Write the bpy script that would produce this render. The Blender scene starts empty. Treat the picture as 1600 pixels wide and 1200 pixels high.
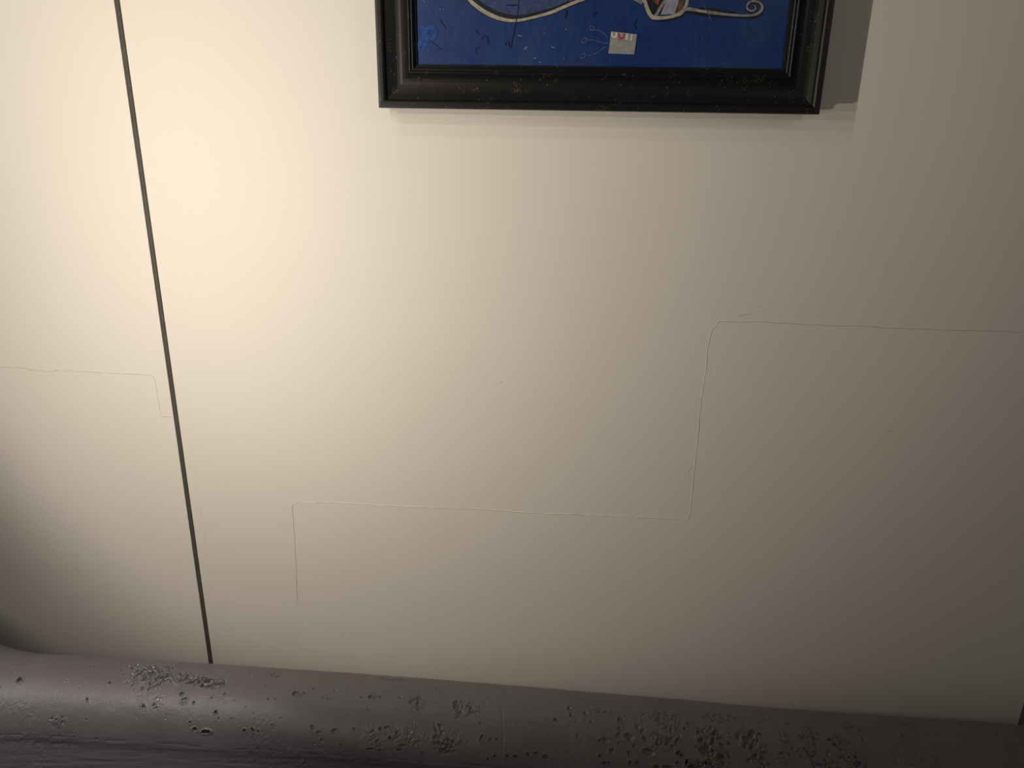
import bpy, math, random
import numpy as np
from mathutils import Matrix, Vector

# ------------------------------------------------------------------ camera, world, lights, exposure
S = bpy.context.scene
F = 1200.0                                   # focal length in pixels of the 1600 x 1200 frame
CAM = np.array([0.0, -0.88, 1.45])
RWC = np.array([[0.99769234, 0.03600141, -0.05756648],     # rows: world x, y, z in camera axes (right, down, forward)
                [0.06620054, -0.32745116, 0.94254614],
                [0.01508278, -0.94418199, -0.32907882]])
cam_d = bpy.data.cameras.new('camera')
cam_d.sensor_width = 36.0
cam_d.lens = 36.0 * F / 1600.0
cam_d.clip_start = 0.01
cam = bpy.data.objects.new('camera', cam_d)
S.collection.objects.link(cam)
m3 = RWC @ np.diag([1.0, -1.0, -1.0])
cam.matrix_world = Matrix([[*m3[0], CAM[0]], [*m3[1], CAM[1]], [*m3[2], CAM[2]], [0, 0, 0, 1]])
S.camera = cam

vs = S.view_settings
vs.view_transform = 'Standard'
vs.look = 'None'
vs.gamma = 1.0
vs.use_curve_mapping = False
vs.exposure = 0.0

W = bpy.data.worlds.new('room_ambience')
S.world = W
W.use_nodes = True
bg = W.node_tree.nodes['Background']
bg.inputs['Color'].default_value = (1.0, 0.93, 0.86, 1)
bg.inputs['Strength'].default_value = 0.064

def spot(name, loc, aim, watts, size, blend, col, radius):
    l = bpy.data.lights.new(name, 'SPOT')
    l.energy = watts
    l.spot_size = size
    l.spot_blend = blend
    l.color = col
    l.shadow_soft_size = radius
    o = bpy.data.objects.new(name, l)
    S.collection.objects.link(o)
    o.location = loc
    o.rotation_euler = Vector(aim).to_track_quat('-Z', 'Y').to_euler()
    return o

# a column of small lamps standing just left of the picture, out of view: it makes the stepped shadows
WARM = (1.0, 0.91, 0.79)
for z, p in ((1.251, 6.2), (1.392, 1.85), (1.543, 1.85), (1.710, 1.55), (1.895, 1.40)):
    spot('column_lamp', (-0.445, -0.480, z), (0.245, 0.968, 0.035), 1.02 * p, math.radians(120.8), 0.41, WARM, 0.006)
# a dim lamp of the room further left, shining along the wall
spot('side_lamp', (-1.45, -0.16, 1.42), (0.85, 0.06, -0.64), 9.0, math.radians(60), 0.9, (1.0, 0.93, 0.90), 0.05)
spot('ledge_fill_spot', (-0.90, -0.28, 2.35), (0.27, -0.01, -1.62), 48.0, math.radians(28), 1.0, (1.0, 0.91, 0.86), 0.02)  # added unseen spot, brightens the ledge's left end and spares the wall
spot('right_fill_spot', (1.5, -1.8, 2.2), (-0.85, 1.8, -0.60), 13.0, math.radians(66), 1.0, (1.0, 0.90, 0.80), 0.20)  # added unseen fill behind the camera, lifts the right wall and the shadows

# ------------------------------------------------------------------ helpers
def at(u, v, y=0.0):
    """pixel of the photograph -> point on the plane at depth y"""
    d = RWC @ np.array([(u - 800.0) / F, (v - 600.0) / F, 1.0])
    return CAM + d * ((y - CAM[1]) / d[1])

def mesh(name, verts, faces, smooth=False):
    me = bpy.data.meshes.new(name)
    me.from_pydata([tuple(map(float, v)) for v in verts], [], faces)
    me.update()
    if smooth:
        me.polygons.foreach_set('use_smooth', [True] * len(me.polygons))
    return me

def link(name, me, mat=None, parent=None):
    o = bpy.data.objects.new(name, me)
    S.collection.objects.link(o)
    if mat is not None:
        me.materials.append(mat)
    o.parent = parent
    return o

def prism(poly, y0, y1):
    """poly: list of (x, z), counter-clockwise seen from the camera; front at y0, back at y1"""
    n = len(poly)
    v = [(x, y0, z) for x, z in poly] + [(x, y1, z) for x, z in poly]
    f = [tuple(range(n)), tuple(range(2 * n - 1, n - 1, -1))]
    f += [(i, n + i, n + (i + 1) % n, (i + 1) % n) for i in range(n)]
    return v, f

class Mat:
    def __init__(self, name, base=(0.5, 0.5, 0.5), rough=0.5, spec=0.5):
        self.m = bpy.data.materials.new(name)
        self.m.use_nodes = True
        self.t = self.m.node_tree
        self.b = self.t.nodes['Principled BSDF']
        self.b.inputs['Base Color'].default_value = (*base, 1)
        self.b.inputs['Roughness'].default_value = rough
        self.b.inputs['Specular IOR Level'].default_value = spec
    def n(self, typ, **kw):
        nd = self.t.nodes.new(typ)
        for k, v in kw.items():
            if k in nd.inputs.keys():
                nd.inputs[k].default_value = v
            else:
                setattr(nd, k, v)
        return nd
    def l(self, a, b):
        self.t.links.new(a, b)
    def coords(self, scale=(1, 1, 1)):
        tc = self.n('ShaderNodeTexCoord')
        mp = self.n('ShaderNodeMapping')
        mp.inputs['Scale'].default_value = scale
        self.l(tc.outputs['Object'], mp.inputs['Vector'])
        return mp.outputs['Vector']
    def noise(self, vec, scale, detail=2.0, rough=0.5):
        nd = self.n('ShaderNodeTexNoise')
        nd.inputs['Scale'].default_value = scale
        nd.inputs['Detail'].default_value = detail
        nd.inputs['Roughness'].default_value = rough
        self.l(vec, nd.inputs['Vector'])
        return nd.outputs['Fac']
    def ramp(self, fac, stops):
        r = self.n('ShaderNodeValToRGB')
        e = r.color_ramp.elements
        while len(e) < len(stops):
            e.new(0.5)
        for el, (p, c) in zip(e, stops):
            el.position = p
            el.color = (*c, 1) if len(c) == 3 else c
        self.l(fac, r.inputs['Fac'])
        return r.outputs['Color']
    def mix(self, fac, a, b):
        x = self.n('ShaderNodeMix', data_type='RGBA')
        for s, val in ((x.inputs[0], fac), (x.inputs[6], a), (x.inputs[7], b)):
            if isinstance(val, (int, float)):
                s.default_value = val
            elif isinstance(val, tuple):
                s.default_value = (*val, 1)
            else:
                self.l(val, s)
        return x.outputs[2]
    def bump(self, height, strength, dist=0.001):
        b = self.n('ShaderNodeBump')
        b.inputs['Strength'].default_value = strength
        b.inputs['Distance'].default_value = dist
        self.l(height, b.inputs['Height'])
        self.l(b.outputs['Normal'], self.b.inputs['Normal'])
    def color(self, out):
        self.l(out, self.b.inputs['Base Color'])

def plain(name, base, rough=0.6, spec=0.3, grain=0.0):
    M = Mat(name, base, rough, spec)
    v = M.coords()
    nz = M.noise(v, 260, 3)
    lo = tuple(c * (0.90 - grain) for c in base)
    hi = tuple(min(1, c * (1.10 + grain)) for c in base)
    M.color(M.ramp(nz, [(0.3, lo), (0.7, hi)]))
    return M.m

# wall paint: smooth cream emulsion, fine roller texture, one grubby smudge
M = Mat('cream_wall_paint', (0.80, 0.75, 0.67), 0.62, 0.25)
v = M.coords()
big = M.noise(v, 3.0, 3)
base = M.ramp(big, [(0.25, (0.785, 0.735, 0.655)), (0.75, (0.815, 0.765, 0.685))])
sm = at(1393, 673)
mp = M.n('ShaderNodeMapping')
mp.inputs['Location'].default_value = (-sm[0] / 0.008, 0, -sm[2] / 0.0035)
mp.inputs['Scale'].default_value = (1 / 0.008, 0, 1 / 0.0035)
tc = M.n('ShaderNodeTexCoord')
M.l(tc.outputs['Object'], mp.inputs['Vector'])
ln = M.n('ShaderNodeVectorMath', operation='LENGTH')
M.l(mp.outputs['Vector'], ln.inputs[0])
smf = M.ramp(ln.outputs['Value'], [(0.0, (0.16, 0.16, 0.16)), (1.0, (0, 0, 0))])
M.color(M.mix(smf, base, (0.30, 0.26, 0.22)))
M.bump(M.noise(v, 420, 4, 0.6), 0.10, 0.0012)
WALL = M.m

# dark joint strips
M = Mat('joint_strip_rubber', (0.085, 0.076, 0.062), 0.6, 0.3)
v = M.coords()
M.color(M.ramp(M.noise(v, 40, 3), [(0.3, (0.075, 0.068, 0.055)), (0.7, (0.10, 0.09, 0.072))]))
STRIP = M.m

# black frame lacquer with tiny pale specks and scratches
M = Mat('black_frame_lacquer', (0.009, 0.0085, 0.0085), 0.40, 0.30)
v = M.coords()
vo = M.n('ShaderNodeTexVoronoi', feature='F1')
vo.inputs['Scale'].default_value = 700
M.l(v, vo.inputs['Vector'])
dots = M.ramp(vo.outputs['Distance'], [(0.16, (1, 1, 1)), (0.26, (0, 0, 0))])
msk = M.ramp(M.noise(v, 85, 2), [(0.58, (0, 0, 0)), (0.66, (1, 1, 1))])
mul = M.n('ShaderNodeMix', data_type='RGBA', blend_type='MULTIPLY')
mul.inputs[0].default_value = 1.0
M.l(dots, mul.inputs[6]); M.l(msk, mul.inputs[7])
v2 = M.n('ShaderNodeTexVoronoi', feature='F1')
v2.inputs['Scale'].default_value = 120
M.l(v, v2.inputs['Vector'])
big_dots = M.ramp(v2.outputs['Distance'], [(0.04, (1, 1, 1)), (0.075, (0, 0, 0))])
add = M.n('ShaderNodeMix', data_type='RGBA', blend_type='ADD')
add.inputs[0].default_value = 1.0
M.l(mul.outputs[2], add.inputs[6]); M.l(big_dots, add.inputs[7])
M.color(M.mix(add.outputs[2], (0.009, 0.0085, 0.0085), (0.22, 0.20, 0.18)))
M.bump(M.noise(v, 500, 3), 0.05)
FRAME = M.m

# blue canvas: streaky brushed pigments
M = Mat('blue_painted_canvas', (0.02, 0.04, 0.17), 0.42, 0.4)
v = M.coords()
vb = M.coords((1.0, 1.0, 0.25))
cl = M.ramp(M.noise(v, 9, 4, 0.6), [(0.30, (0.005, 0.025, 0.155)), (0.50, (0.010, 0.037, 0.148)), (0.72, (0.030, 0.060, 0.165))])
st = M.ramp(M.noise(vb, 320, 3), [(0.25, (0.78, 0.78, 0.78)), (0.75, (1.15, 1.15, 1.15))])
mm = M.n('ShaderNodeMix', data_type='RGBA', blend_type='MULTIPLY')
mm.inputs[0].default_value = 1.0
M.l(cl, mm.inputs[6]); M.l(st, mm.inputs[7])
M.color(mm.outputs[2])
M.bump(M.noise(vb, 900, 2), 0.06)
CANVAS = M.m

P_CREAM = plain('cream_oil_paint', (0.36, 0.32, 0.26), 0.5, 0.3, 0.15)
P_GREY = plain('grey_oil_paint', (0.22, 0.21, 0.20), 0.5, 0.3, 0.2)
P_DARK = plain('dark_outline_paint', (0.012, 0.014, 0.022), 0.5, 0.3)
P_SLATE = plain('slate_blue_glaze', (0.038, 0.062, 0.150), 0.45, 0.35, 0.2)
P_NAVY = plain('navy_hairline_paint', (0.006, 0.010, 0.045), 0.5, 0.3)
P_SKY = plain('bright_blue_daub_paint', (0.008, 0.052, 0.23), 0.5, 0.3, 0.3)
P_PALE = plain('pale_scratch_paint', (0.075, 0.12, 0.25), 0.5, 0.3, 0.2)
P_WHITE = plain('white_fleck_paint', (0.16, 0.19, 0.28), 0.5, 0.3)
P_LILAC = plain('lilac_collage_paper', (0.28, 0.28, 0.36), 0.6, 0.2, 0.1)
P_BROWN = plain('brown_collage_paper', (0.11, 0.065, 0.03), 0.6, 0.2, 0.3)
P_RED = plain('red_print_ink', (0.36, 0.045, 0.055), 0.6, 0.2)
P_INK = plain('white_print_ink', (0.62, 0.58, 0.50), 0.6, 0.2)
P_CARD = plain('grey_collage_card', (0.27, 0.28, 0.27), 0.6, 0.2, 0.05)
P_OLIVE = plain('olive_collage_paper', (0.07, 0.08, 0.045), 0.6, 0.2, 0.3)

# ------------------------------------------------------------------ wall, floor
def strip_x(z):
    a, b = at(182.5, 0), at(329.5, 1036)
    return a[0] + (b[0] - a[0]) * (z - a[2]) / (b[2] - a[2])

GAP = 0.0033
ZT = 2.5
bx = [(-2.2, 0.03), (2.2, 0.03), (2.2, 0.12), (-2.2, 0.12)]
v = [(x, y, 0.0) for x, y in bx] + [(x, y, ZT) for x, y in bx]
f = [(0, 1, 5, 4), (1, 2, 6, 5), (2, 3, 7, 6), (3, 0, 4, 7), (4, 5, 6, 7), (3, 2, 1, 0)]
M0 = plain('bare_wall_board', (0.10, 0.09, 0.08), 0.8, 0.2)
wall = link('wall_back', mesh('wall_back', v, f), M0)
wall['kind'] = 'structure'
wall['label'] = 'cream painted wall of tall flat panels with dark joints'

RX = 0.6440                                       # left edge of the right-hand joint
xb, xt = strip_x(0.0), strip_x(ZT)
polys = [[(-2.2, 0), (xb - GAP, 0), (xt - GAP, ZT), (-2.2, ZT)],
         [(xb + GAP, 0), (RX, 0), (RX - 0.0005, ZT), (xt + GAP, ZT)],
         [(RX + 0.011, 0), (2.2, 0), (2.2, ZT), (RX + 0.011, ZT)]]
panels = []
for pl in polys:
    v, f = prism(pl, 0.0, 0.03)
    p = link('panel', mesh('panel', v, f), WALL, wall)
    panels.append(p)

def joint(x0, x1, half, parent, mat):
    """a slightly convex strip sitting in the joint between two panels"""
    prof = [(-half, 0.0035), (-half * 0.72, 0.0010), (-half * 0.3, 0.0002), (half * 0.35, 0.0004), (half * 0.75, 0.0018), (half, 0.0045)]
    prof += [(half, 0.03), (-half, 0.03)]
    n = len(prof)
    v = [(x0 + u, y, 0.0) for u, y in prof] + [(x1 + u, y, ZT) for u, y in prof]
    f = [(i, (i + 1) % n, n + (i + 1) % n, n + i) for i in range(n)] + [tuple(range(n - 1, -1, -1)), tuple(range(n, 2 * n))]
    return link('joint_strip', mesh('joint_strip', v, f), mat, parent)
joint(xb, xt, GAP, wall, STRIP)
# the right-hand joint is open and dark: its strip sits deeper
BLACK = plain('black_joint_filler', (0.012, 0.012, 0.012), 0.8, 0.1)
vj, fj = prism([(RX, 0), (RX + 0.011, 0), (RX + 0.011, ZT), (RX - 0.0005, ZT)], 0.022, 0.03)
link('joint_strip', mesh('joint_strip', vj, fj), BLACK, wall)

FL = plain('dark_floor_paint', (0.06, 0.055, 0.05), 0.7, 0.2)
v = [(-2.2, -2.6, -0.05), (2.2, -2.6, -0.05), (2.2, 0.12, -0.05), (-2.2, 0.12, -0.05)]
v += [(x, y, 0.0) for x, y, z in v]
f = [(3, 2, 1, 0), (4, 5, 6, 7), (0, 1, 5, 4), (1, 2, 6, 5), (2, 3, 7, 6), (3, 0, 4, 7)]
fl = link('floor', mesh('floor', v, f), FL)
fl['kind'] = 'structure'
fl['label'] = 'dark floor below the wall'

CRACK_SHADE = plain('paint_crack_shade', (0.40, 0.36, 0.31), 0.8, 0.1)  # shade inside the crack, put into the colour of a thin strip
# raised hairline edges left in the paint by a patched skim coat
rng = random.Random(4)
def seam(pts, parent, width=0.0011, height=0.0005, jit=0.0004, name='plaster_seam', crack=True):
    P = [at(*p) for p in pts]
    P = [np.array((p[0], p[2])) for p in P]
    fine = []
    for a, b in zip(P[:-1], P[1:]):
        L = np.linalg.norm(b - a)
        n = max(1, int(L / 0.004))
        for i in range(n):
            fine.append(a + (b - a) * i / n)
    fine.append(P[-1])
    fine = np.array(fine)
    walk = 0.0
    off = []
    for i in range(len(fine)):
        walk = 0.8 * walk + rng.gauss(0, jit * 0.55)
        off.append(walk)
    v, f = [], []
    for i, p in enumerate(fine):
        a = fine[max(0, i - 1)]; b = fine[min(len(fine) - 1, i + 1)]
        t = (b - a) / (np.linalg.norm(b - a) + 1e-9)
        nrm = np.array((-t[1], t[0]))
        p = p + nrm * off[i]
        w = width * (0.75 + 0.6 * rng.random())
        h = height * (0.35 + 0.9 * rng.random())
        for q, y in ((-0.5, 0.0004), (-0.5, -0.00006), (-0.08, -0.00012), (0.0, -h), (0.5, 0.0004)):
            c = p + nrm * q * w
            v.append((c[0], y, c[1]))
    for i in range(len(fine) - 1):
        for k in (1, 0, 2, 3):
            f.append((5 * i + k, 5 * i + 5 + k, 5 * i + 6 + k, 5 * i + 1 + k))
        f.append((5 * i, 5 * i + 4, 5 * i + 9, 5 * i + 5))
    e = len(fine) * 5
    f += [(0, 1, 2, 3, 4), (e - 1, e - 2, e - 3, e - 4, e - 5)]
    o = link(name, mesh(name, v, f), WALL, parent)
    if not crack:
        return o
    o.data.materials.append(CRACK_SHADE)
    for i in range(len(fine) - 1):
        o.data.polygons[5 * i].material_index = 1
    return o

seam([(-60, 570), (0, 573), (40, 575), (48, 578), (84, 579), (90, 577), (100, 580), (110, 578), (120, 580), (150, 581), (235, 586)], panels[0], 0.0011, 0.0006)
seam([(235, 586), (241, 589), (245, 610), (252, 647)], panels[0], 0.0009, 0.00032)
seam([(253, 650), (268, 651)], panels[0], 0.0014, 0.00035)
seam([(288, 651), (296, 652), (299, 672), (306, 740), (314, 790), (324, 870), (331, 920), (335, 938)], panels[1], 0.0010, 0.00016, 0.0005, crack=False)
seam([(335, 938), (352, 938), (400, 941), (463, 942)], panels[1], 0.0010, 0.00013, crack=False)
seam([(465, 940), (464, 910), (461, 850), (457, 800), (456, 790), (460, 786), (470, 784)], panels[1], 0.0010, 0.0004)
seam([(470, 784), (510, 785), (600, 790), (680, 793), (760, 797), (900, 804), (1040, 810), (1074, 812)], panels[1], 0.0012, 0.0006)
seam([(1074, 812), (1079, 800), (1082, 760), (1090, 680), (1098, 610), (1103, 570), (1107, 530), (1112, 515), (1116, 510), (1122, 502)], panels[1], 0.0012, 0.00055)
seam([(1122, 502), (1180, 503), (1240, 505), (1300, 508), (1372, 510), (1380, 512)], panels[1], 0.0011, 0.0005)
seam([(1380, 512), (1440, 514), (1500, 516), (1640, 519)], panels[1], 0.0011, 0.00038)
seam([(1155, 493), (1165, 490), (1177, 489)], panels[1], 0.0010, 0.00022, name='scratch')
seam([(1181, 488), (1182, 501)], panels[1], 0.0010, 0.0002, name='scratch', crack=False)
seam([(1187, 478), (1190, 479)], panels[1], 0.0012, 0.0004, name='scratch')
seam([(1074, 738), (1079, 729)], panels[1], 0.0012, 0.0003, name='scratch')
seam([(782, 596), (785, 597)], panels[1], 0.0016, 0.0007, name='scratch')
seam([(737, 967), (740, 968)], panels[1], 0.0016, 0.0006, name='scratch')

# ------------------------------------------------------------------ framed painting
P_OUT = 0.030                                      # how far the frame stands off the wall
bl, br = at(591, 167.5, -P_OUT), at(1281, 180, -P_OUT)
tl, tr = at(585, 0, -P_OUT), at(1305.5, 0, -P_OUT)
FX0, FX1, FZ0 = (bl[0] + tl[0]) / 2, (br[0] + tr[0]) / 2, (bl[2] + br[2]) / 2
FZ1 = FZ0 + 0.36
pic = bpy.data.objects.new('framed_painting', None)
S.collection.objects.link(pic)
pic.location = (0, 0, 0)
pic['label'] = 'blue abstract painting with a cream curve in a black moulded frame on the wall'
pic['category'] = 'painting'

MX, MZ = 0.0412, 0.0432                            # width of the moulding
PROF = [(0.10, 0.0), (0.0, 0.0110), (0.0, 0.0135), (0.055, 0.0155), (0.065, 0.0190), (0.02, 0.0220), (0.0, 0.0240), (0.0, 0.0262), (0.018, 0.0278), (0.07, 0.0280), (0.14, 0.0280), (0.157, 0.0277),
        (0.190, 0.0267), (0.205, 0.0238), (0.22, 0.0236), (0.27, 0.0226), (0.33, 0.0214), (0.40, 0.0203), (0.47, 0.0197), (0.54, 0.0197), (0.61, 0.0202),
        (0.68, 0.0213), (0.735, 0.0226), (0.785, 0.0242), (0.81, 0.0251), (0.825, 0.0252), (0.85, 0.0244), (0.857, 0.0234), (0.878, 0.0234),
        (0.887, 0.0248), (0.90, 0.0249), (0.925, 0.0241), (0.932, 0.0224), (0.955, 0.0222), (0.965, 0.0212), (1.0, 0.0208), (1.0, 0.0)]
cor = [(FX0, FZ0, 1, 1), (FX1, FZ0, -1, 1), (FX1, FZ1, -1, -1), (FX0, FZ1, 1, -1)]
for k in range(4):
    a, b = cor[k], cor[(k + 1) % 4]
    n = len(PROF)
    v = [(c[0] + c[2] * u * MX, -h * 1.07 - 0.0003, c[1] + c[3] * u * MZ) for c in (a, b) for u, h in PROF]
    f = [(i, n + i, n + (i + 1) % n, (i + 1) % n) for i in range(n)] + [tuple(range(n)), tuple(range(2 * n - 1, n - 1, -1))]
    link('frame_rail', mesh('frame_rail', v, f), FRAME, pic)

CY = 0.0210                                        # canvas face, off the wall
i0, i1, j0, j1 = FX0 + MX - 0.002, FX1 - MX + 0.002, FZ0 + MZ - 0.002, FZ1 - MZ + 0.002
v, f = prism([(i0, j0), (i1, j0), (i1, j1), (i0, j1)], -CY, -0.002)
canvas = link('canvas', mesh('canvas', v, f), CANVAS, pic)

LAY = [0.0]
def layer():
    LAY[0] += 0.000012
    return CY + 0.00025 + LAY[0]

def catmull(pts, n=8):
    P = np.array(pts, float)
    Q = np.vstack([2 * P[0] - P[1], P, 2 * P[-1] - P[-2]])
    out = []
    for i in range(1, len(Q) - 2):
        for t in np.linspace(0, 1, n, endpoint=False):
            a, b, c, d = Q[i - 1], Q[i], Q[i + 1], Q[i + 2]
            out.append(0.5 * (2 * b + (c - a) * t + (2 * a - 5 * b + 4 * c - d) * t * t + (3 * b - a - 3 * c + d) * t ** 3))
    out.append(P[-1])
    return np.array(out)

def stroke(name, pts, mat, parent=None, smooth=True, n=8):
    """pts: (u, v, width in px); a thin raised line of paint"""
    Q = catmull(pts, n) if smooth and len(pts) > 2 else np.array(pts, float)
    y = layer()
    c = np.array([at(q[0], q[1], -y) for q in Q])[:, [0, 2]]
    w = Q[:, 2] * 0.00072
    t = np.gradient(c, axis=0)
    t /= np.linalg.norm(t, axis=1)[:, None] + 1e-12
    nr = np.stack([-t[:, 1], t[:, 0]], 1)
    v, f = [], []
    for i in range(len(c)):
        A, B = c[i] - nr[i] * w[i] / 2, c[i] + nr[i] * w[i] / 2
        v += [(A[0], -y, A[1]), (B[0], -y, B[1]), (A[0], -CY + 0.0001, A[1]), (B[0], -CY + 0.0001, B[1])]
    for i in range(len(c) - 1):
        a, b = 4 * i, 4 * i + 4
        f += [(a, b, b + 1, a + 1), (a + 2, b + 2, b, a), (a + 1, b + 1, b + 3, a + 3)]
    e = 4 * (len(c) - 1)
    f += [(0, 1, 3, 2), (e + 1, e, e + 2, e + 3)]
    return link(name, mesh(name, v, f), mat, parent or canvas)

def patch(name, pts, mat, parent=None, smooth=False, n=5):
    Q = np.array(pts, float)
    if smooth:
        Q = catmull([*pts, pts[0]], n)[:-1]
    y = layer()
    poly = [tuple(at(q[0], q[1], -y)[[0, 2]]) for q in Q]
    ar = sum(poly[i][0] * poly[(i + 1) % len(poly)][1] - poly[(i + 1) % len(poly)][0] * poly[i][1] for i in range(len(poly)))
    if ar < 0:
        poly.reverse()
    v, f = prism(poly, -y, -CY + 0.0001)
    return link(name, mesh(name, v, f), mat, parent or canvas)

# the big cream curve and what it encloses (it goes on above the picture's lower part)
curve = [(722, -120), (715, -70), (722, -30), (733, -2), (745, 10), (760, 20), (778, 28), (797, 32), (815, 31), (838, 26), (862, 19), (885, 9), (905, 1), (930, -8), (955, -14), (985, -14)]
wid = [5, 5, 5, 5, 5, 5.5, 5, 4, 3.5, 3.5, 4, 4, 4, 3.5, 3.5, 3.5]
patch('glaze_patch', [(722, -120), (720, -40), (736, -4), (760, 18), (797, 30), (838, 24), (880, 9), (910, -6), (960, -30), (960, -120)], P_SLATE)
stroke('dark_outline', [(u + 5, v - 5, 5.5) for u, v in curve[2:12]], P_DARK)
stroke('dark_outline', [(u, v, w + 2.2) for (u, v), w in zip(curve, wid)], P_DARK)
stroke('cream_curve', [(u, v, w) for (u, v), w in zip(curve, wid)], P_CREAM)
# collage figure
patch('collage_patch', [(1006, -60), (1006, -4), (1012, 8), (1019, 24), (1034, 22), (1044, -6), (1050, -60)], P_DARK)
patch('collage_patch', [(1022, -50), (1018, 0), (1027, 7), (1034, -4), (1036, -50)], P_OLIVE)
patch('collage_patch', [(1024, -3), (1028, 9), (1031, -2)], P_RED)
patch('collage_patch', [(1043, -60), (1041, 0), (1030, 22), (1034, 24), (1044, 4), (1052, -60)], P_DARK)
patch('collage_patch', [(1060, -60), (1042, -1), (1032, 23), (1054, 22), (1061, 0), (1074, -60)], P_LILAC)
patch('collage_patch', [(1076, -60), (1062, 0), (1055, 21), (1064, 20), (1070, 0), (1084, -60)], P_BROWN)
stroke('dark_outline', [(1013, 16, 4), (1019, 29, 4), (1040, 31, 4), (1062, 26, 4), (1072, 19, 4), (1100, 22, 5), (1130, 26, 3), (1160, 27, 3), (1180, 26, 4), (1191, 20, 4)], P_DARK)
stroke('grey_line', [(960, -16, 4), (985, -6, 5), (1004, 4, 5)], P_GREY)
stroke('grey_line', [(1000, -60, 5), (1005, -8, 5), (1009, 6, 5), (1014, 20, 5), (1020, 27, 4.5)], P_CREAM)
stroke('grey_line', [(1056, -60, 4), (1042, -6, 4), (1034, 8, 4), (1026, 22, 4), (1022, 27, 4)], P_GREY)
stroke('cream_curve', [(1016, 24, 5), (1022, 27.5, 5), (1040, 27.5, 4), (1056, 24, 4), (1064, 20, 5), (1070, 12, 4), (1074, 0, 4), (1086, -60, 4)], P_CREAM)
stroke('dark_outline', [(1090, 13, 2), (1110, 15, 3), (1130, 18, 3), (1150, 20, 2)], P_DARK)
tail = [(1066, 16, 4), (1076, 14, 4.5), (1095, 17, 3.5), (1115, 20, 4), (1135, 22.5, 3), (1155, 24, 3), (1172, 24, 3), (1184, 21, 3.5), (1191, 13, 4), (1189, 6, 3.2), (1181, 2, 3), (1172, 3, 3), (1167, 9, 2.6), (1169, 15, 2.6), (1176, 17, 2.4), (1181, 13, 2), (1179, 8, 1.8)]
stroke('dark_outline', [(u, v + 0.6, w + 2) for u, v, w in tail[6:]], P_DARK)
stroke('curled_line', tail, P_GREY)
stroke('cream_highlight', [(1088, 16.5, 2.4), (1098, 18, 2.6), (1106, 19, 2.4)], P_CREAM)
# bright blue daubs at the left edge
for pts in ([(654, 42, 7), (662, 46, 9), (664, 55, 7), (659, 62, 7), (654, 62, 7)],
            [(664, 52, 8), (669, 45, 6), (676, 43, 6), (681, 48, 6), (679, 56, 6), (672, 60, 7), (666, 55, 6)],
            [(659, 60, 7), (656, 70, 6), (656, 76, 6), (661, 75, 6), (666, 66, 6), (667, 58, 5)]):
    stroke('blue_daub', pts, P_SKY)
# hairlines
for pts in ([(811, -6, 1.2), (809, 20, 1.3), (804, 45, 1.2), (801, 60, 1.3), (798, 75, 1.4)], [(688, 31, 1.2), (692, 38, 1.4), (697, 45, 1)],
            [(743, 46, 1.2), (746, 51, 1.6), (749, 56, 1)], [(752, 62, 1), (757, 57, 1), (761, 57, 1.6), (763, 69, 1)], [(744, 84, 1.4), (743, 77, 1.6), (746, 74.5, 1.4), (751, 74, 1)],
            [(790, 72, 1.4), (790, 67, 1.8), (791, 65, 1)], [(796, 73, 1), (795, 68, 1.8), (794, 65, 1)], [(669, 61, 1), (680, 70, 1), (690, 78, 0.9)],
            [(791, 8, 1.2), (800, 8.5, 1.8), (809, 8, 1)], [(886, 16, 1), (885, 22, 1.5), (883, 29, 1)], [(932, 18, 1), (931, 22, 1.6), (927, 24, 1.4), (929, 27, 1)],
            [(996, 29, 1), (993, 34, 1.4), (992, 40, 1), (994, 46, 1)]):
    stroke('navy_hairline', pts, P_NAVY)
# three pale loops on stalks beside the card
for pts in ([(950, 59, .8), (945, 53, .8), (937, 48, .9), (930, 46, .9), (927, 41, 1), (922, 41, 1), (923, 46, 1), (929, 46.5, 1), (930, 43, 1)],
            [(952, 68, .8), (940, 66, .9), (928, 62.5, .9), (917, 62, 1), (914, 59, 1), (910, 62, 1.1), (910, 67, 1.1), (915, 66, 1), (917, 62, 1)],
            [(951, 72.5, .8), (945, 74, .8), (935, 81, .9), (925, 86, .9), (916, 86, 1), (913, 83, 1), (908, 86, 1), (907, 90, 1.1), (912, 90, 1), (916, 86, 1)]):
    stroke('pale_loop', pts, P_PALE, n=6)
for pts in ([(818, 77, 1), (822, 74.5, 1.4), (825, 73, 1)], [(821, 73, 1), (823, 77, 1.2)], [(809, 54, 1), (812, 56, 1.4), (816, 56.5, 1)], [(861, 71, 1), (863, 74, 1.6), (867, 74, 1)],
            [(834, 91, 1), (838, 90.5, 1.5)], [(850, 52, 1.2), (851.5, 52, 1.2)], [(884, 45, 1.6), (886, 46, 1.4)], [(881, 91.5, 1.5), (882.5, 92, 1.5)], [(687, 14.5, 1.2), (689, 14.5, 1.2)], [(692, 14, 1.4), (693.5, 14.5, 1.3)], [(661, 0, .9), (664, 4, .9)],
            [(842, 97, .9), (846, 97.5, 1)], [(1100, 8, .8), (1108, 24, .9), (1114, 34, .8)], [(1097, 60, .8), (1098.5, 57, 1)]):
    stroke('pale_fleck', pts, P_WHITE if pts[0][0] < 900 else P_PALE, smooth=False)

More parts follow.
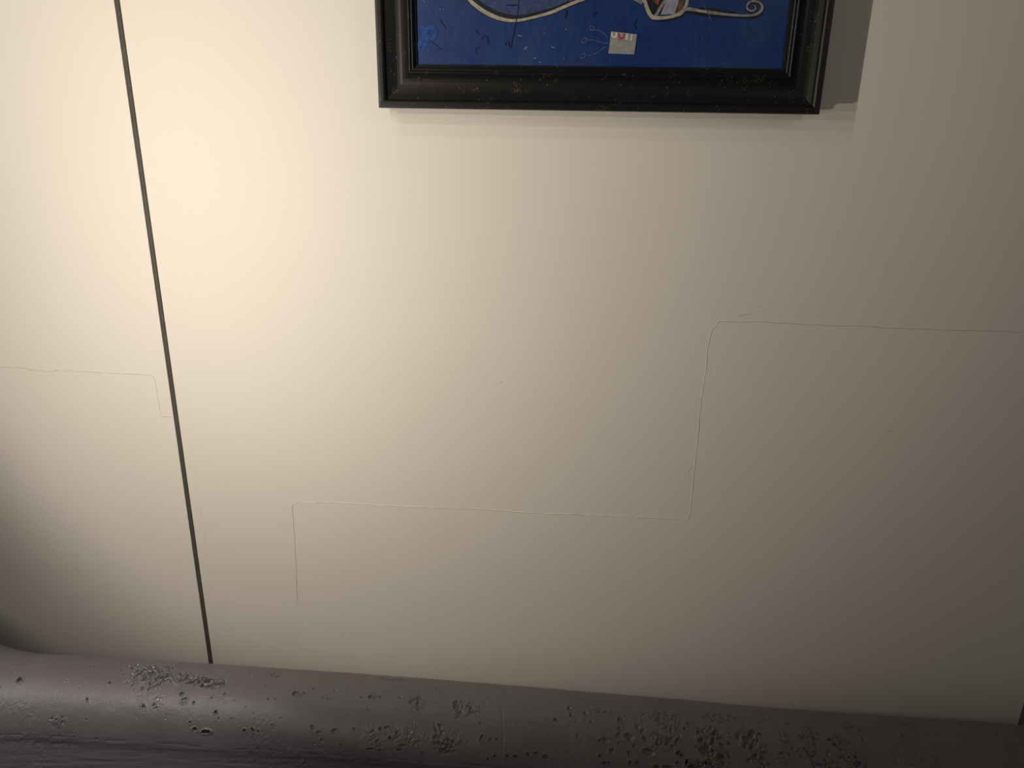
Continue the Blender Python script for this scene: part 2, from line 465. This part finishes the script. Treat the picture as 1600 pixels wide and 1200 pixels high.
# square of printed card with a word cut off by its upper edge
card = patch('collage_card', [(955, 49, ), (995.5, 53.5), (991, 85), (950.5, 83.5)], P_CARD, pic)
def clip_stroke(pts, mat):
    o = stroke('letter', pts, mat, card, smooth=len(pts) > 2, n=6)
    return o
clip_stroke([(956, 50.2, 2.2), (956, 54, 2.2), (957.2, 57, 2.2), (960, 58.2, 2.2), (962.2, 57, 2.2), (963, 54, 2.2), (963.3, 50.9, 2.2)], P_INK)
clip_stroke([(967.2, 51.6, 2.6), (967, 55, 2.6), (968.5, 59, 2.6), (971, 60.2, 2.6), (973.8, 59, 2.6), (975, 55.5, 2.6), (975.2, 52.4, 2.6)], P_RED)
clip_stroke([(979.8, 52.6, 2.2), (978.8, 62.3, 2.2)], P_INK)
clip_stroke([(987.3, 53.4, 2.2), (985.9, 63.4, 2.2)], P_INK)

# ------------------------------------------------------------------ rounded ledge along the foot of the wall
R0, YC = 0.080, -0.096
PHI_S = math.radians(49)
PHI_T = math.radians(152)
sil = [(-140, 1014), (60, 1021.5), (160, 1026), (328, 1037), (500, 1048.5), (640, 1058), (800, 1071), (920, 1081), (1060, 1092.5), (1200, 1105.5), (1330, 1114), (1460, 1123), (1590, 1132), (1800, 1148)]
sp = np.array([at(u, v_, YC + R0 * math.cos(PHI_S)) for u, v_ in sil])
def zc_of(x):
    z = np.interp(x, sp[:, 0], sp[:, 2])
    return z - R0 * math.sin(PHI_S)

nx = 2600
xs = np.linspace(-1.02, 0.86, nx)
phi = np.radians(np.concatenate([np.linspace(-5, 38, 8, endpoint=False), np.linspace(38, 188, 290)]))
zc = zc_of(xs)
zc = np.convolve(np.pad(zc, 40, mode='edge'), np.ones(81) / 81, mode='valid')
t = np.clip(-0.682 - xs, 0, None)
rise = 0.25 * (1 - np.exp(-(1.5 * t ** 2 + 14 * t ** 3) / 0.25))
XX, PP = np.meshgrid(xs, phi, indexing='ij')
AA = PP * R0

def vnoise(x, y, seed):
    xi, yi = np.floor(x).astype(np.int64), np.floor(y).astype(np.int64)
    fx, fy = x - xi, y - yi
    fx, fy = fx * fx * (3 - 2 * fx), fy * fy * (3 - 2 * fy)
    def h(a, b):
        n = (a * 374761393 + b * 668265263 + seed * 982451653) & 0xFFFFFFFF
        n = ((n ^ (n >> 13)) * 1274126177) & 0xFFFFFFFF
        return ((n ^ (n >> 16)) & 0xFFFF) / 65535.0
    return (h(xi, yi) * (1 - fx) + h(xi + 1, yi) * fx) * (1 - fy) + (h(xi, yi + 1) * (1 - fx) + h(xi + 1, yi + 1) * fx) * fy
def fbm(x, y, seed, o=3):
    s, a, k = 0, 0.5, 1.0
    for i in range(o):
        s = s + a * vnoise(x * k, y * k, seed + 17 * i)
        a *= 0.5; k *= 2.03
    return s / (1 - 0.5 ** o)
def sstep(a, b, x):
    q = np.clip((x - a) / (b - a), 0, 1)
    return q * q * (3 - 2 * q)

def position(rad):
    q = np.minimum(PP, PHI_T)
    s = R0 * (PP - q)                        # past PHI_T the roll runs out into a straight skirt
    y = YC + rad * np.cos(q) - s * math.sin(PHI_T)
    z = (zc + rise)[:, None] + rad * np.sin(q) + s * math.cos(PHI_T)
    return XX, y, z
# where the photograph's marks lie on the surface: nearest grid point seen at that pixel
gx, gy, gz = position(np.full_like(XX, R0))
G = np.stack([gx - CAM[0], gy - CAM[1], gz - CAM[2]], -1) @ RWC
U = 800 + F * G[..., 0] / G[..., 2]
V = 600 + F * G[..., 1] / G[..., 2]
front = PP > PHI_S - 0.03
def on_ledge(u, v_):
    d = (U - u) ** 2 + (V - v_) ** 2 + np.where(front, 0, 1e6)
    i = np.unravel_index(np.argmin(d), d.shape)
    return XX[i], AA[i]

disp = 0.0011 * (fbm(XX / 0.07, AA / 0.05, 3) - 0.5) + 0.00035 * (fbm(XX / 0.012, AA / 0.010, 9) - 0.5)
disp += 0.0007 * (fbm(XX / 0.0030, AA / 0.0036, 15, 2) - 0.5) * sstep(0.46, 0.66, fbm(XX / 0.05, AA / 0.03, 61))
pit = np.zeros_like(disp)
def window(cx, ca, r):
    i0, i1 = np.searchsorted(xs, [cx - r, cx + r])
    arc = phi * R0
    j0, j1 = np.searchsorted(arc, [ca - r, ca + r])
    return slice(i0, i1), slice(j0, j1)
def crater(cx, ca, r, depth, ang=0.0, asp=1.0, rim=0.25, seed=0):
    w = window(cx, ca, r * 2.6 * max(asp, 1))
    dx, da = XX[w] - cx, AA[w] - ca
    if dx.size == 0:
        return
    c, s = math.cos(ang), math.sin(ang)
    px, pa = (dx * c + da * s) / asp, -dx * s + da * c
    q = np.sqrt(px ** 2 + pa ** 2) / r
    q = q * (0.70 + 0.6 * vnoise(XX[w] / (r * 0.7) + seed, AA[w] / (r * 0.7), seed))
    hole = 1 - sstep(0.45, 1.0, q)
    lip = np.exp(-((q - 1.15) / 0.22) ** 2)
    disp[w] += -depth * hole + depth * rim * lip
    pit[w] = np.maximum(pit[w], hole)
def rough(cx, ca, rx, ra, depth, cell, ang, seed, asp=1.8, dens=0.45):
    """a patch of flaked, blistered skin"""
    w = window(cx, ca, max(rx, ra) * 1.5)
    dx, da = XX[w] - cx, AA[w] - ca
    if dx.size == 0:
        return
    q = np.sqrt((dx / rx) ** 2 + (da / ra) ** 2) + 0.55 * (fbm(XX[w] / (cell * 3), AA[w] / (cell * 3), seed) - 0.5) * 2
    msk = 1 - sstep(0.55, 1.05, q)
    c, s = math.cos(ang), math.sin(ang)
    px, pa = (dx * c + da * s) / asp, -dx * s + da * c
    nz = fbm(px / cell + 31 * seed, pa / cell, seed + 5, 3)
    hole = sstep(1 - dens, 1 - dens + 0.14, nz) * msk
    ridge = (1 - np.abs(2 * fbm(px / (cell * 0.8), pa / (cell * 0.8), seed + 11, 2) - 1)) ** 3 * msk
    disp[w] += -depth * hole + depth * 0.55 * ridge
    pit[w] = np.maximum(pit[w], np.maximum(hole, 0.6 * msk * ridge))

PX = 0.0008
# single pits: u, v, radius px, depth mm, tilt deg (surface), stretch
PITS = [(30, 1063, 4.0, 4.5, -45, 1.6), (143, 1040, 2.2, 2.5, -30, 1.4), (172, 1067, 2.4, 2, -50, 1.5), (105, 1061, 1.8, 1.6, -40, 1.5), (136, 1093, 1.8, 2, -50, 1.8), (134, 1124, 1.6, 1.3, -60, 1.3),
        (284, 1084, 3.2, 2.4, -40, 1.2), (288, 1094, 4.0, 1.6, 20, 1.3), (303, 1098, 1.6, 1.8, -50, 1.4), (337, 1113, 2.6, 3, -30, 1.1), (352, 1085, 3.0, 1.4, -60, 1.4), (331, 1090, 1.6, 1.4, 0, 1),
        (225, 1105, 2.4, 1.8, -50, 2.6), (297, 1129, 1.8, 2, -60, 1.4), (305, 1139, 2.4, 3, -10, 2.0), (322, 1144, 3.0, 4, 5, 2.3), (382, 1142, 2.0, 3, -30, 1.6), (395, 1141, 2.2, 3, -50, 2), (283, 1037, 2.2, 2.5, -10, 2.2), (326, 1047, 1.8, 2, -15, 2),
        (394, 1061, 1.6, 2, 0, 1.6), (278, 1061, 1.6, 2, -30, 1.5), (250, 1052, 2.2, 2.6, -40, 2.4), (235, 1070, 2.2, 2.4, -50, 2.8), (222, 1076, 1.8, 2.2, -50, 2.6), (207, 1045, 1.8, 1.8, -40, 2.2), (190, 1048, 1.8, 1.8, -30, 1.6), (193, 1053, 1.6, 1.6, -30, 1.4),
        (462, 1084, 5.0, 3.0, -20, 1.3), (476, 1082, 2.6, 1.6, 0, 1.3), (490, 1077, 1.6, 1.6, 0, 1.4), (524, 1079, 3.0, 1.3, -20, 1.4), (514, 1091, 2.4, 1.2, 10, 1.5), (419, 1093, 1.8, 1.5, -40, 1.4), (430, 1093, 1.4, 1.3, -30, 1.3), (414, 1070, 1.6, 2, -30, 1.3),
        (580, 1088, 4.2, 3.4, 10, 1.2), (594, 1089, 2.4, 1.8, 0, 1.2), (564, 1089, 1.7, 2, -40, 1.3), (575, 1109, 1.4, 1.8, 0, 1.3), (619, 1108, 1.3, 1.6, 0, 1), (553, 1139, 1.6, 2, -40, 1.3), (627, 1090, 3, 1.6, 0, 1.1), (655, 1079, 1.8, 1.2, 0, 1.2),
        (682, 1076, 2, 1.8, 0, 1.5), (693, 1075, 1.6, 1.5, 0, 1.2), (602, 1061, 1.8, 2, 0, 1.5), (425, 1133, 1.4, 1.6, 0, 1), (403, 1143, 1.6, 1.8, -60, 1.5), (488, 1137, 2.4, 1.6, -60, 2), (498, 1144, 2.2, 1.6, 0, 1.2), (522, 1142, 2.6, 1.5, 30, 1.8), (476, 1192, 1.6, 2, 0, 1.4),
        (594, 1140, 2.4, 1.8, -60, 1.6), (606, 1137, 2.6, 1.4, 10, 2), (620, 1146, 2.4, 1.6, 60, 1.8), (609, 1153, 2.4, 2.4, 0, 1.1), (589, 1158, 2.4, 1.6, 0, 1), (578, 1170, 1.8, 2.2, 5, 3.5), (594, 1172, 1.6, 2, 5, 2.4), (630, 1165, 2.2, 2, 0, 3), (624, 1172, 1.8, 2, 0, 3), (660, 1176, 1.8, 2, 0, 1.3),
        (752, 1153, 2.6, 2, 60, 2), (766, 1156, 2.4, 1.4, 10, 1.5), (776, 1156, 2.6, 1.4, 0, 1.4), (750, 1130, 2, 1.4, 60, 1.4), (762, 1186, 1.6, 2.2, 0, 1.4), (774, 1182, 1.4, 2.4, 0, 2.4), (793, 1181, 1.5, 2.4, 0, 2.4),
        (890, 1107, 3.4, 2.6, 20, 1.1), (892, 1117, 3.2, 2.0, 60, 1.3), (868, 1124, 3.0, 2.6, -40, 1.1), (915, 1115, 3.6, 1.8, 40, 1.2), (913, 1125, 2.4, 1.4, 90, 1.3), (924, 1127, 3.2, 1.6, 20, 1.1), (900, 1127, 1.7, 1.6, 0, 1.3), (890, 1135, 1.5, 1.6, 0, 1.2), (873, 1134, 1.4, 1.3, 0, 1.2), (920, 1136, 1.8, 1, 0, 1.6),
        (970, 1124, 4.2, 2.6, 20, 1.4), (968, 1140, 3.2, 2.2, -60, 1.3), (966, 1149, 3.4, 1.8, 20, 1.2), (983, 1152, 6.2, 2.6, 0, 1.1), (995, 1136, 3.6, 2.2, -40, 1.3), (1004, 1143, 3.4, 2, 40, 1.6), (1008, 1155, 4.0, 2.2, -50, 1.4), (945, 1156, 4.4, 2.0, -20, 1.5), (938, 1158, 2.4, 2.6, -20, 1.4), (967, 1161, 2.2, 1.8, 0, 1), (991, 1165, 3, 1.6, 20, 1.2),
        (1012, 1175, 6.4, 2.8, -10, 1.4), (956, 1174, 4.0, 2, 40, 1.2), (982, 1176, 2.2, 2.4, -30, 1.3), (902, 1150, 3, 1.2, 40, 1.2), (1059, 1176, 2.8, 3.6, 15, 1.4), (1064, 1180, 2, 3, 20, 1.3), (1075, 1130, 2.8, 2.6, 0, 1.1), (1070, 1138, 2.4, 1.6, 0, 1.3), (1058, 1192, 1.8, 2.4, 0, 1.2), (937, 1181, 1.8, 2.4, 20, 1.3),
        (805, 1182, 2.0, 3, 0, 2.2), (825, 1179, 2.0, 2.6, -30, 2), (838, 1177, 1.6, 2.6, 10, 2.2), (852, 1183, 3.4, 2.6, -10, 1.5), (944, 1192, 2.4, 3, 0, 1.6), (951, 1192, 2, 3, 0, 1.2), (984, 1192, 2.2, 2.6, 60, 1.4), (995, 1193, 3.2, 2.2, 60, 1.3), (1025, 1198, 3, 3.2, 0, 1.6), (1042, 1199, 2.4, 3.4, 0, 3),
        (1072, 1192, 2.4, 4, 70, 2.4), (1080, 1198, 2.2, 3.6, 0, 3), (1104, 1194, 2.2, 3.6, -60, 2.2), (1112, 1198, 2, 3.4, 0, 2.6), (1139, 1162, 3.2, 2.4, -20, 1.3), (1140, 1146, 2, 1.4, -30, 1.5), (1178, 1143, 2.6, 2.6, -40, 1.8), (1186, 1146, 2.4, 2.2, 40, 1.6), (1033, 1094, 1.6, 2, 0, 2), (1057, 1094, 1.6, 2, 0, 2), (836, 1087, 2.4, 1, 0, 1.4),
        (1232, 1131, 2.6, 1.6, 20, 1.2), (1238, 1170, 3.0, 2, -30, 1.3), (1228, 1160, 2.4, 1.6, 30, 1.4), (1296, 1156, 2.6, 2.8, 30, 1.6), (1303, 1164, 3, 2.4, 30, 1.4), (1294, 1178, 3.6, 1.6, 60, 1.3), (1349, 1156, 4.4, 1.4, 60, 1.3), (1328, 1160, 3, 1.4, 40, 1.2), (1410, 1149, 3.2, 2, 10, 1.2), (1418, 1161, 2, 1.2, -30, 1.4), (1300, 1116, 1.6, 1.8, 0, 2.6), (1462, 1125, 1.5, 1.6, 0, 2), (1502, 1132, 2, 2, 20, 2.4), (1399, 1186, 1.4, 1.4, 70, 4)]
for i, (u, v_, r, dp, an, asp) in enumerate(PITS):
    cx, ca = on_ledge(u, v_)
    crater(cx, ca, r * PX, dp * 0.0009, math.radians(-an), asp, 0.30, i + 1)
# flaked patches: u, v, half-width px, half-height px, depth mm, cell px, tilt, density
ROUGH = [(240, 1053, 42, 26, 1.9, 3.6, 45, 0.50), (322, 1066, 38, 11, 2.8, 4.0, 40, 0.60), (278, 1058, 30, 14, 1.7, 4.0, 45, 0.44), (215, 1042, 34, 10, 1.3, 4, 35, 0.42), (92, 1126, 18, 7, 0.9, 3.0, 20, 0.50), (245, 1098, 10, 10, 0.8, 3.5, 50, 0.45),
         (425, 1053, 16, 12, 1.2, 3.5, 30, 0.50), (620, 1062, 32, 7, 1.1, 3.2, 15, 0.50), (650, 1098, 14, 14, 1.3, 3.2, 30, 0.50), (725, 1106, 30, 15, 1.3, 3.4, 30, 0.50), (697, 1164, 24, 15, 1.4, 3.0, 20, 0.52), (683, 1143, 9, 14, 1.2, 3.4, -50, 0.46), (580, 1150, 8, 10, 0.7, 3, 10, 0.44), (640, 1150, 30, 20, 0.35, 3, 30, 0.42),
         (940, 1112, 20, 8, 0.9, 3, 20, 0.46), (1030, 1122, 38, 14, 0.9, 3.2, 40, 0.46), (1040, 1159, 26, 16, 1.6, 3.6, 50, 0.52), (1106, 1157, 26, 22, 2.1, 4.6, 50, 0.52), (1125, 1180, 18, 16, 1.6, 4.2, 60, 0.50), (1172, 1158, 24, 24, 1.9, 4.6, 60, 0.48), (1130, 1122, 48, 10, 0.8, 3.2, 30, 0.46), (1050, 1136, 22, 9, 1.0, 3.4, 50, 0.44),
         (1225, 1184, 15, 11, 1.7, 3.6, 20, 0.52), (1264, 1150, 18, 20, 1.5, 4.2, -50, 0.48), (1228, 1152, 14, 12, 1.0, 3.6, -30, 0.44), (1262, 1176, 18, 12, 1.5, 4.0, 30, 0.50), (1312, 1160, 16, 14, 1.2, 4, -45, 0.44), (1335, 1190, 20, 12, 1.9, 4, 40, 0.52), (1325, 1134, 24, 12, 0.9, 3.6, -30, 0.44), (1410, 1130, 40, 14, 0.9, 4.2, -45, 0.44),
         (1480, 1150, 40, 22, 0.6, 4.6, -50, 0.44), (1540, 1150, 60, 24, 0.6, 5.0, -45, 0.42), (1290, 1196, 28, 8, 1.6, 3.6, 0, 0.50), (1190, 1124, 30, 14, 0.7, 3.4, 40, 0.42), (1090, 1196, 34, 5, 2.0, 4, 0, 0.50), (1190, 1192, 12, 12, 1.2, 3.6, -60, 0.46), (1430, 1190, 60, 14, 0.6, 4, 20, 0.40)]
for i, (u, v_, rx, ry, dp, cell, an, dens) in enumerate(ROUGH):
    cx, ca = on_ledge(u, min(v_, 1197))
    rough(cx, ca, rx * PX, ry * PX * 1.15, dp * 0.0016, cell * PX, math.radians(-an), 40 + i, 1.7, dens)
# small random pocks, mostly to the right and beyond the frame
rr = random.Random(11)
for i in range(420):
    cx = rr.uniform(-1.1, 0.98); ca = rr.uniform(math.radians(50), math.radians(160)) * R0
    if cx < 0 and rr.random() < 0.45:
        continue
    crater(cx, ca, rr.uniform(0.8, 1.7) * PX, rr.uniform(0.4, 1.0) * 0.001, rr.uniform(0.3, 1.2), rr.uniform(1, 2), 0.2, 500 + i)
# crease below the roll and brushed streaks under it
crease = math.radians(150) * R0 + 0.006 * (fbm(xs / 0.10, xs * 0 + 3.3, 21, 4) - 0.5) * 2
da = AA - crease[:, None]
disp += -0.0012 * sstep(0.0, 0.010, da) - 0.0005 * np.exp(-(da / 0.0012) ** 2) * sstep(0.40, 0.62, fbm(XX / 0.03, AA / 0.2, 77))
disp += 0.0008 * (fbm(XX / 0.04, (AA + 0.05 * XX) / 0.0032, 33, 3) - 0.5) * sstep(-0.012, 0.006, da)
# hairline seam across the roll
sx = [on_ledge(784.0 + k, 1105 + 16 * k)[0] for k in (0, 1, 2, 3)]
sa = [on_ledge(784.0, 1105 + 16 * k)[1] for k in (0, 1, 2, 3)]
ln = np.interp(AA, sa, sx) + 0.0004 * (vnoise(AA / 0.004, AA * 0, 5) - 0.5)
disp += -0.0005 * np.exp(-((XX - ln) / 0.0008) ** 2) * (AA > sa[0] - 0.002)

fade = sstep(math.radians(39), math.radians(45), PP)
X3, Y3, Z3 = position(R0 + disp * fade)
# close the section down to the floor, in front and behind
rows = X3.shape[1]
def line_row(y, z):
    return np.stack([xs, np.full(nx, y), np.full(nx, z)], -1)
core = np.stack([X3, Y3, Z3], -1)
yf = float(Y3[:, -1].min())
ff = [np.stack([xs, np.full(nx, yf + 0.002), zc * k], -1)[:, None] for k in (0.8, 0.4, 0.0)]
bk = [np.stack([xs, np.full(nx, YC + R0), zc * k], -1)[:, None] for k in (0.0, 0.4, 0.8)]
ALL = np.concatenate(bk + [core] + ff, axis=1)
nr = ALL.shape[1]
pitf = np.zeros((nx, nr), np.float32)
pitf[:, 3:3 + rows] = pit
idx = np.arange(nx * nr).reshape(nx, nr)
quads = np.stack([idx[:-1, :-1], idx[:-1, 1:], idx[1:, 1:], idx[1:, :-1]], -1).reshape(-1, 4)
me = bpy.data.meshes.new('rounded_ledge')
nq = len(quads)
endA, endB = idx[0, ::-1], idx[-1, :]
loops = np.concatenate([quads[:, ::-1].reshape(-1), endA[::-1], endB[::-1]]).astype(np.int32)
starts = np.concatenate([np.arange(nq) * 4, [nq * 4, nq * 4 + nr]]).astype(np.int32)
me.vertices.add(nx * nr)
me.vertices.foreach_set('co', ALL.reshape(-1).astype(np.float32))
me.loops.add(len(loops))
me.loops.foreach_set('vertex_index', loops)
me.polygons.add(len(starts))
me.polygons.foreach_set('loop_start', starts)
me.polygons.foreach_set('use_smooth', [True] * nq + [False, False])
me.update(calc_edges=True)
me.validate()
at_ = me.attributes.new('pit', 'FLOAT', 'POINT')
at_.data.foreach_set('value', pitf.reshape(-1))

M = Mat('grey_flaking_ledge_skin', (0.125, 0.115, 0.115), 0.5, 0.6)
v = M.coords()
ga = M.n('ShaderNodeAttribute', attribute_name='pit')
M.color(M.ramp(M.noise(v, 14, 3), [(0.3, (0.135, 0.124, 0.131)), (0.7, (0.157, 0.146, 0.153))]))
rg = M.ramp(ga.outputs['Fac'], [(0.0, (0.42, 0.42, 0.42)), (0.6, (0.14, 0.14, 0.14))])
M.l(rg, M.b.inputs['Roughness'])
M.bump(M.noise(v, 330, 4, 0.6), 0.38, 0.001)
ledge = link('rounded_ledge', me, M.m)
ledge['label'] = 'thick rounded dark grey ledge with pitted flaking surface along the wall'
ledge['category'] = 'ledge'
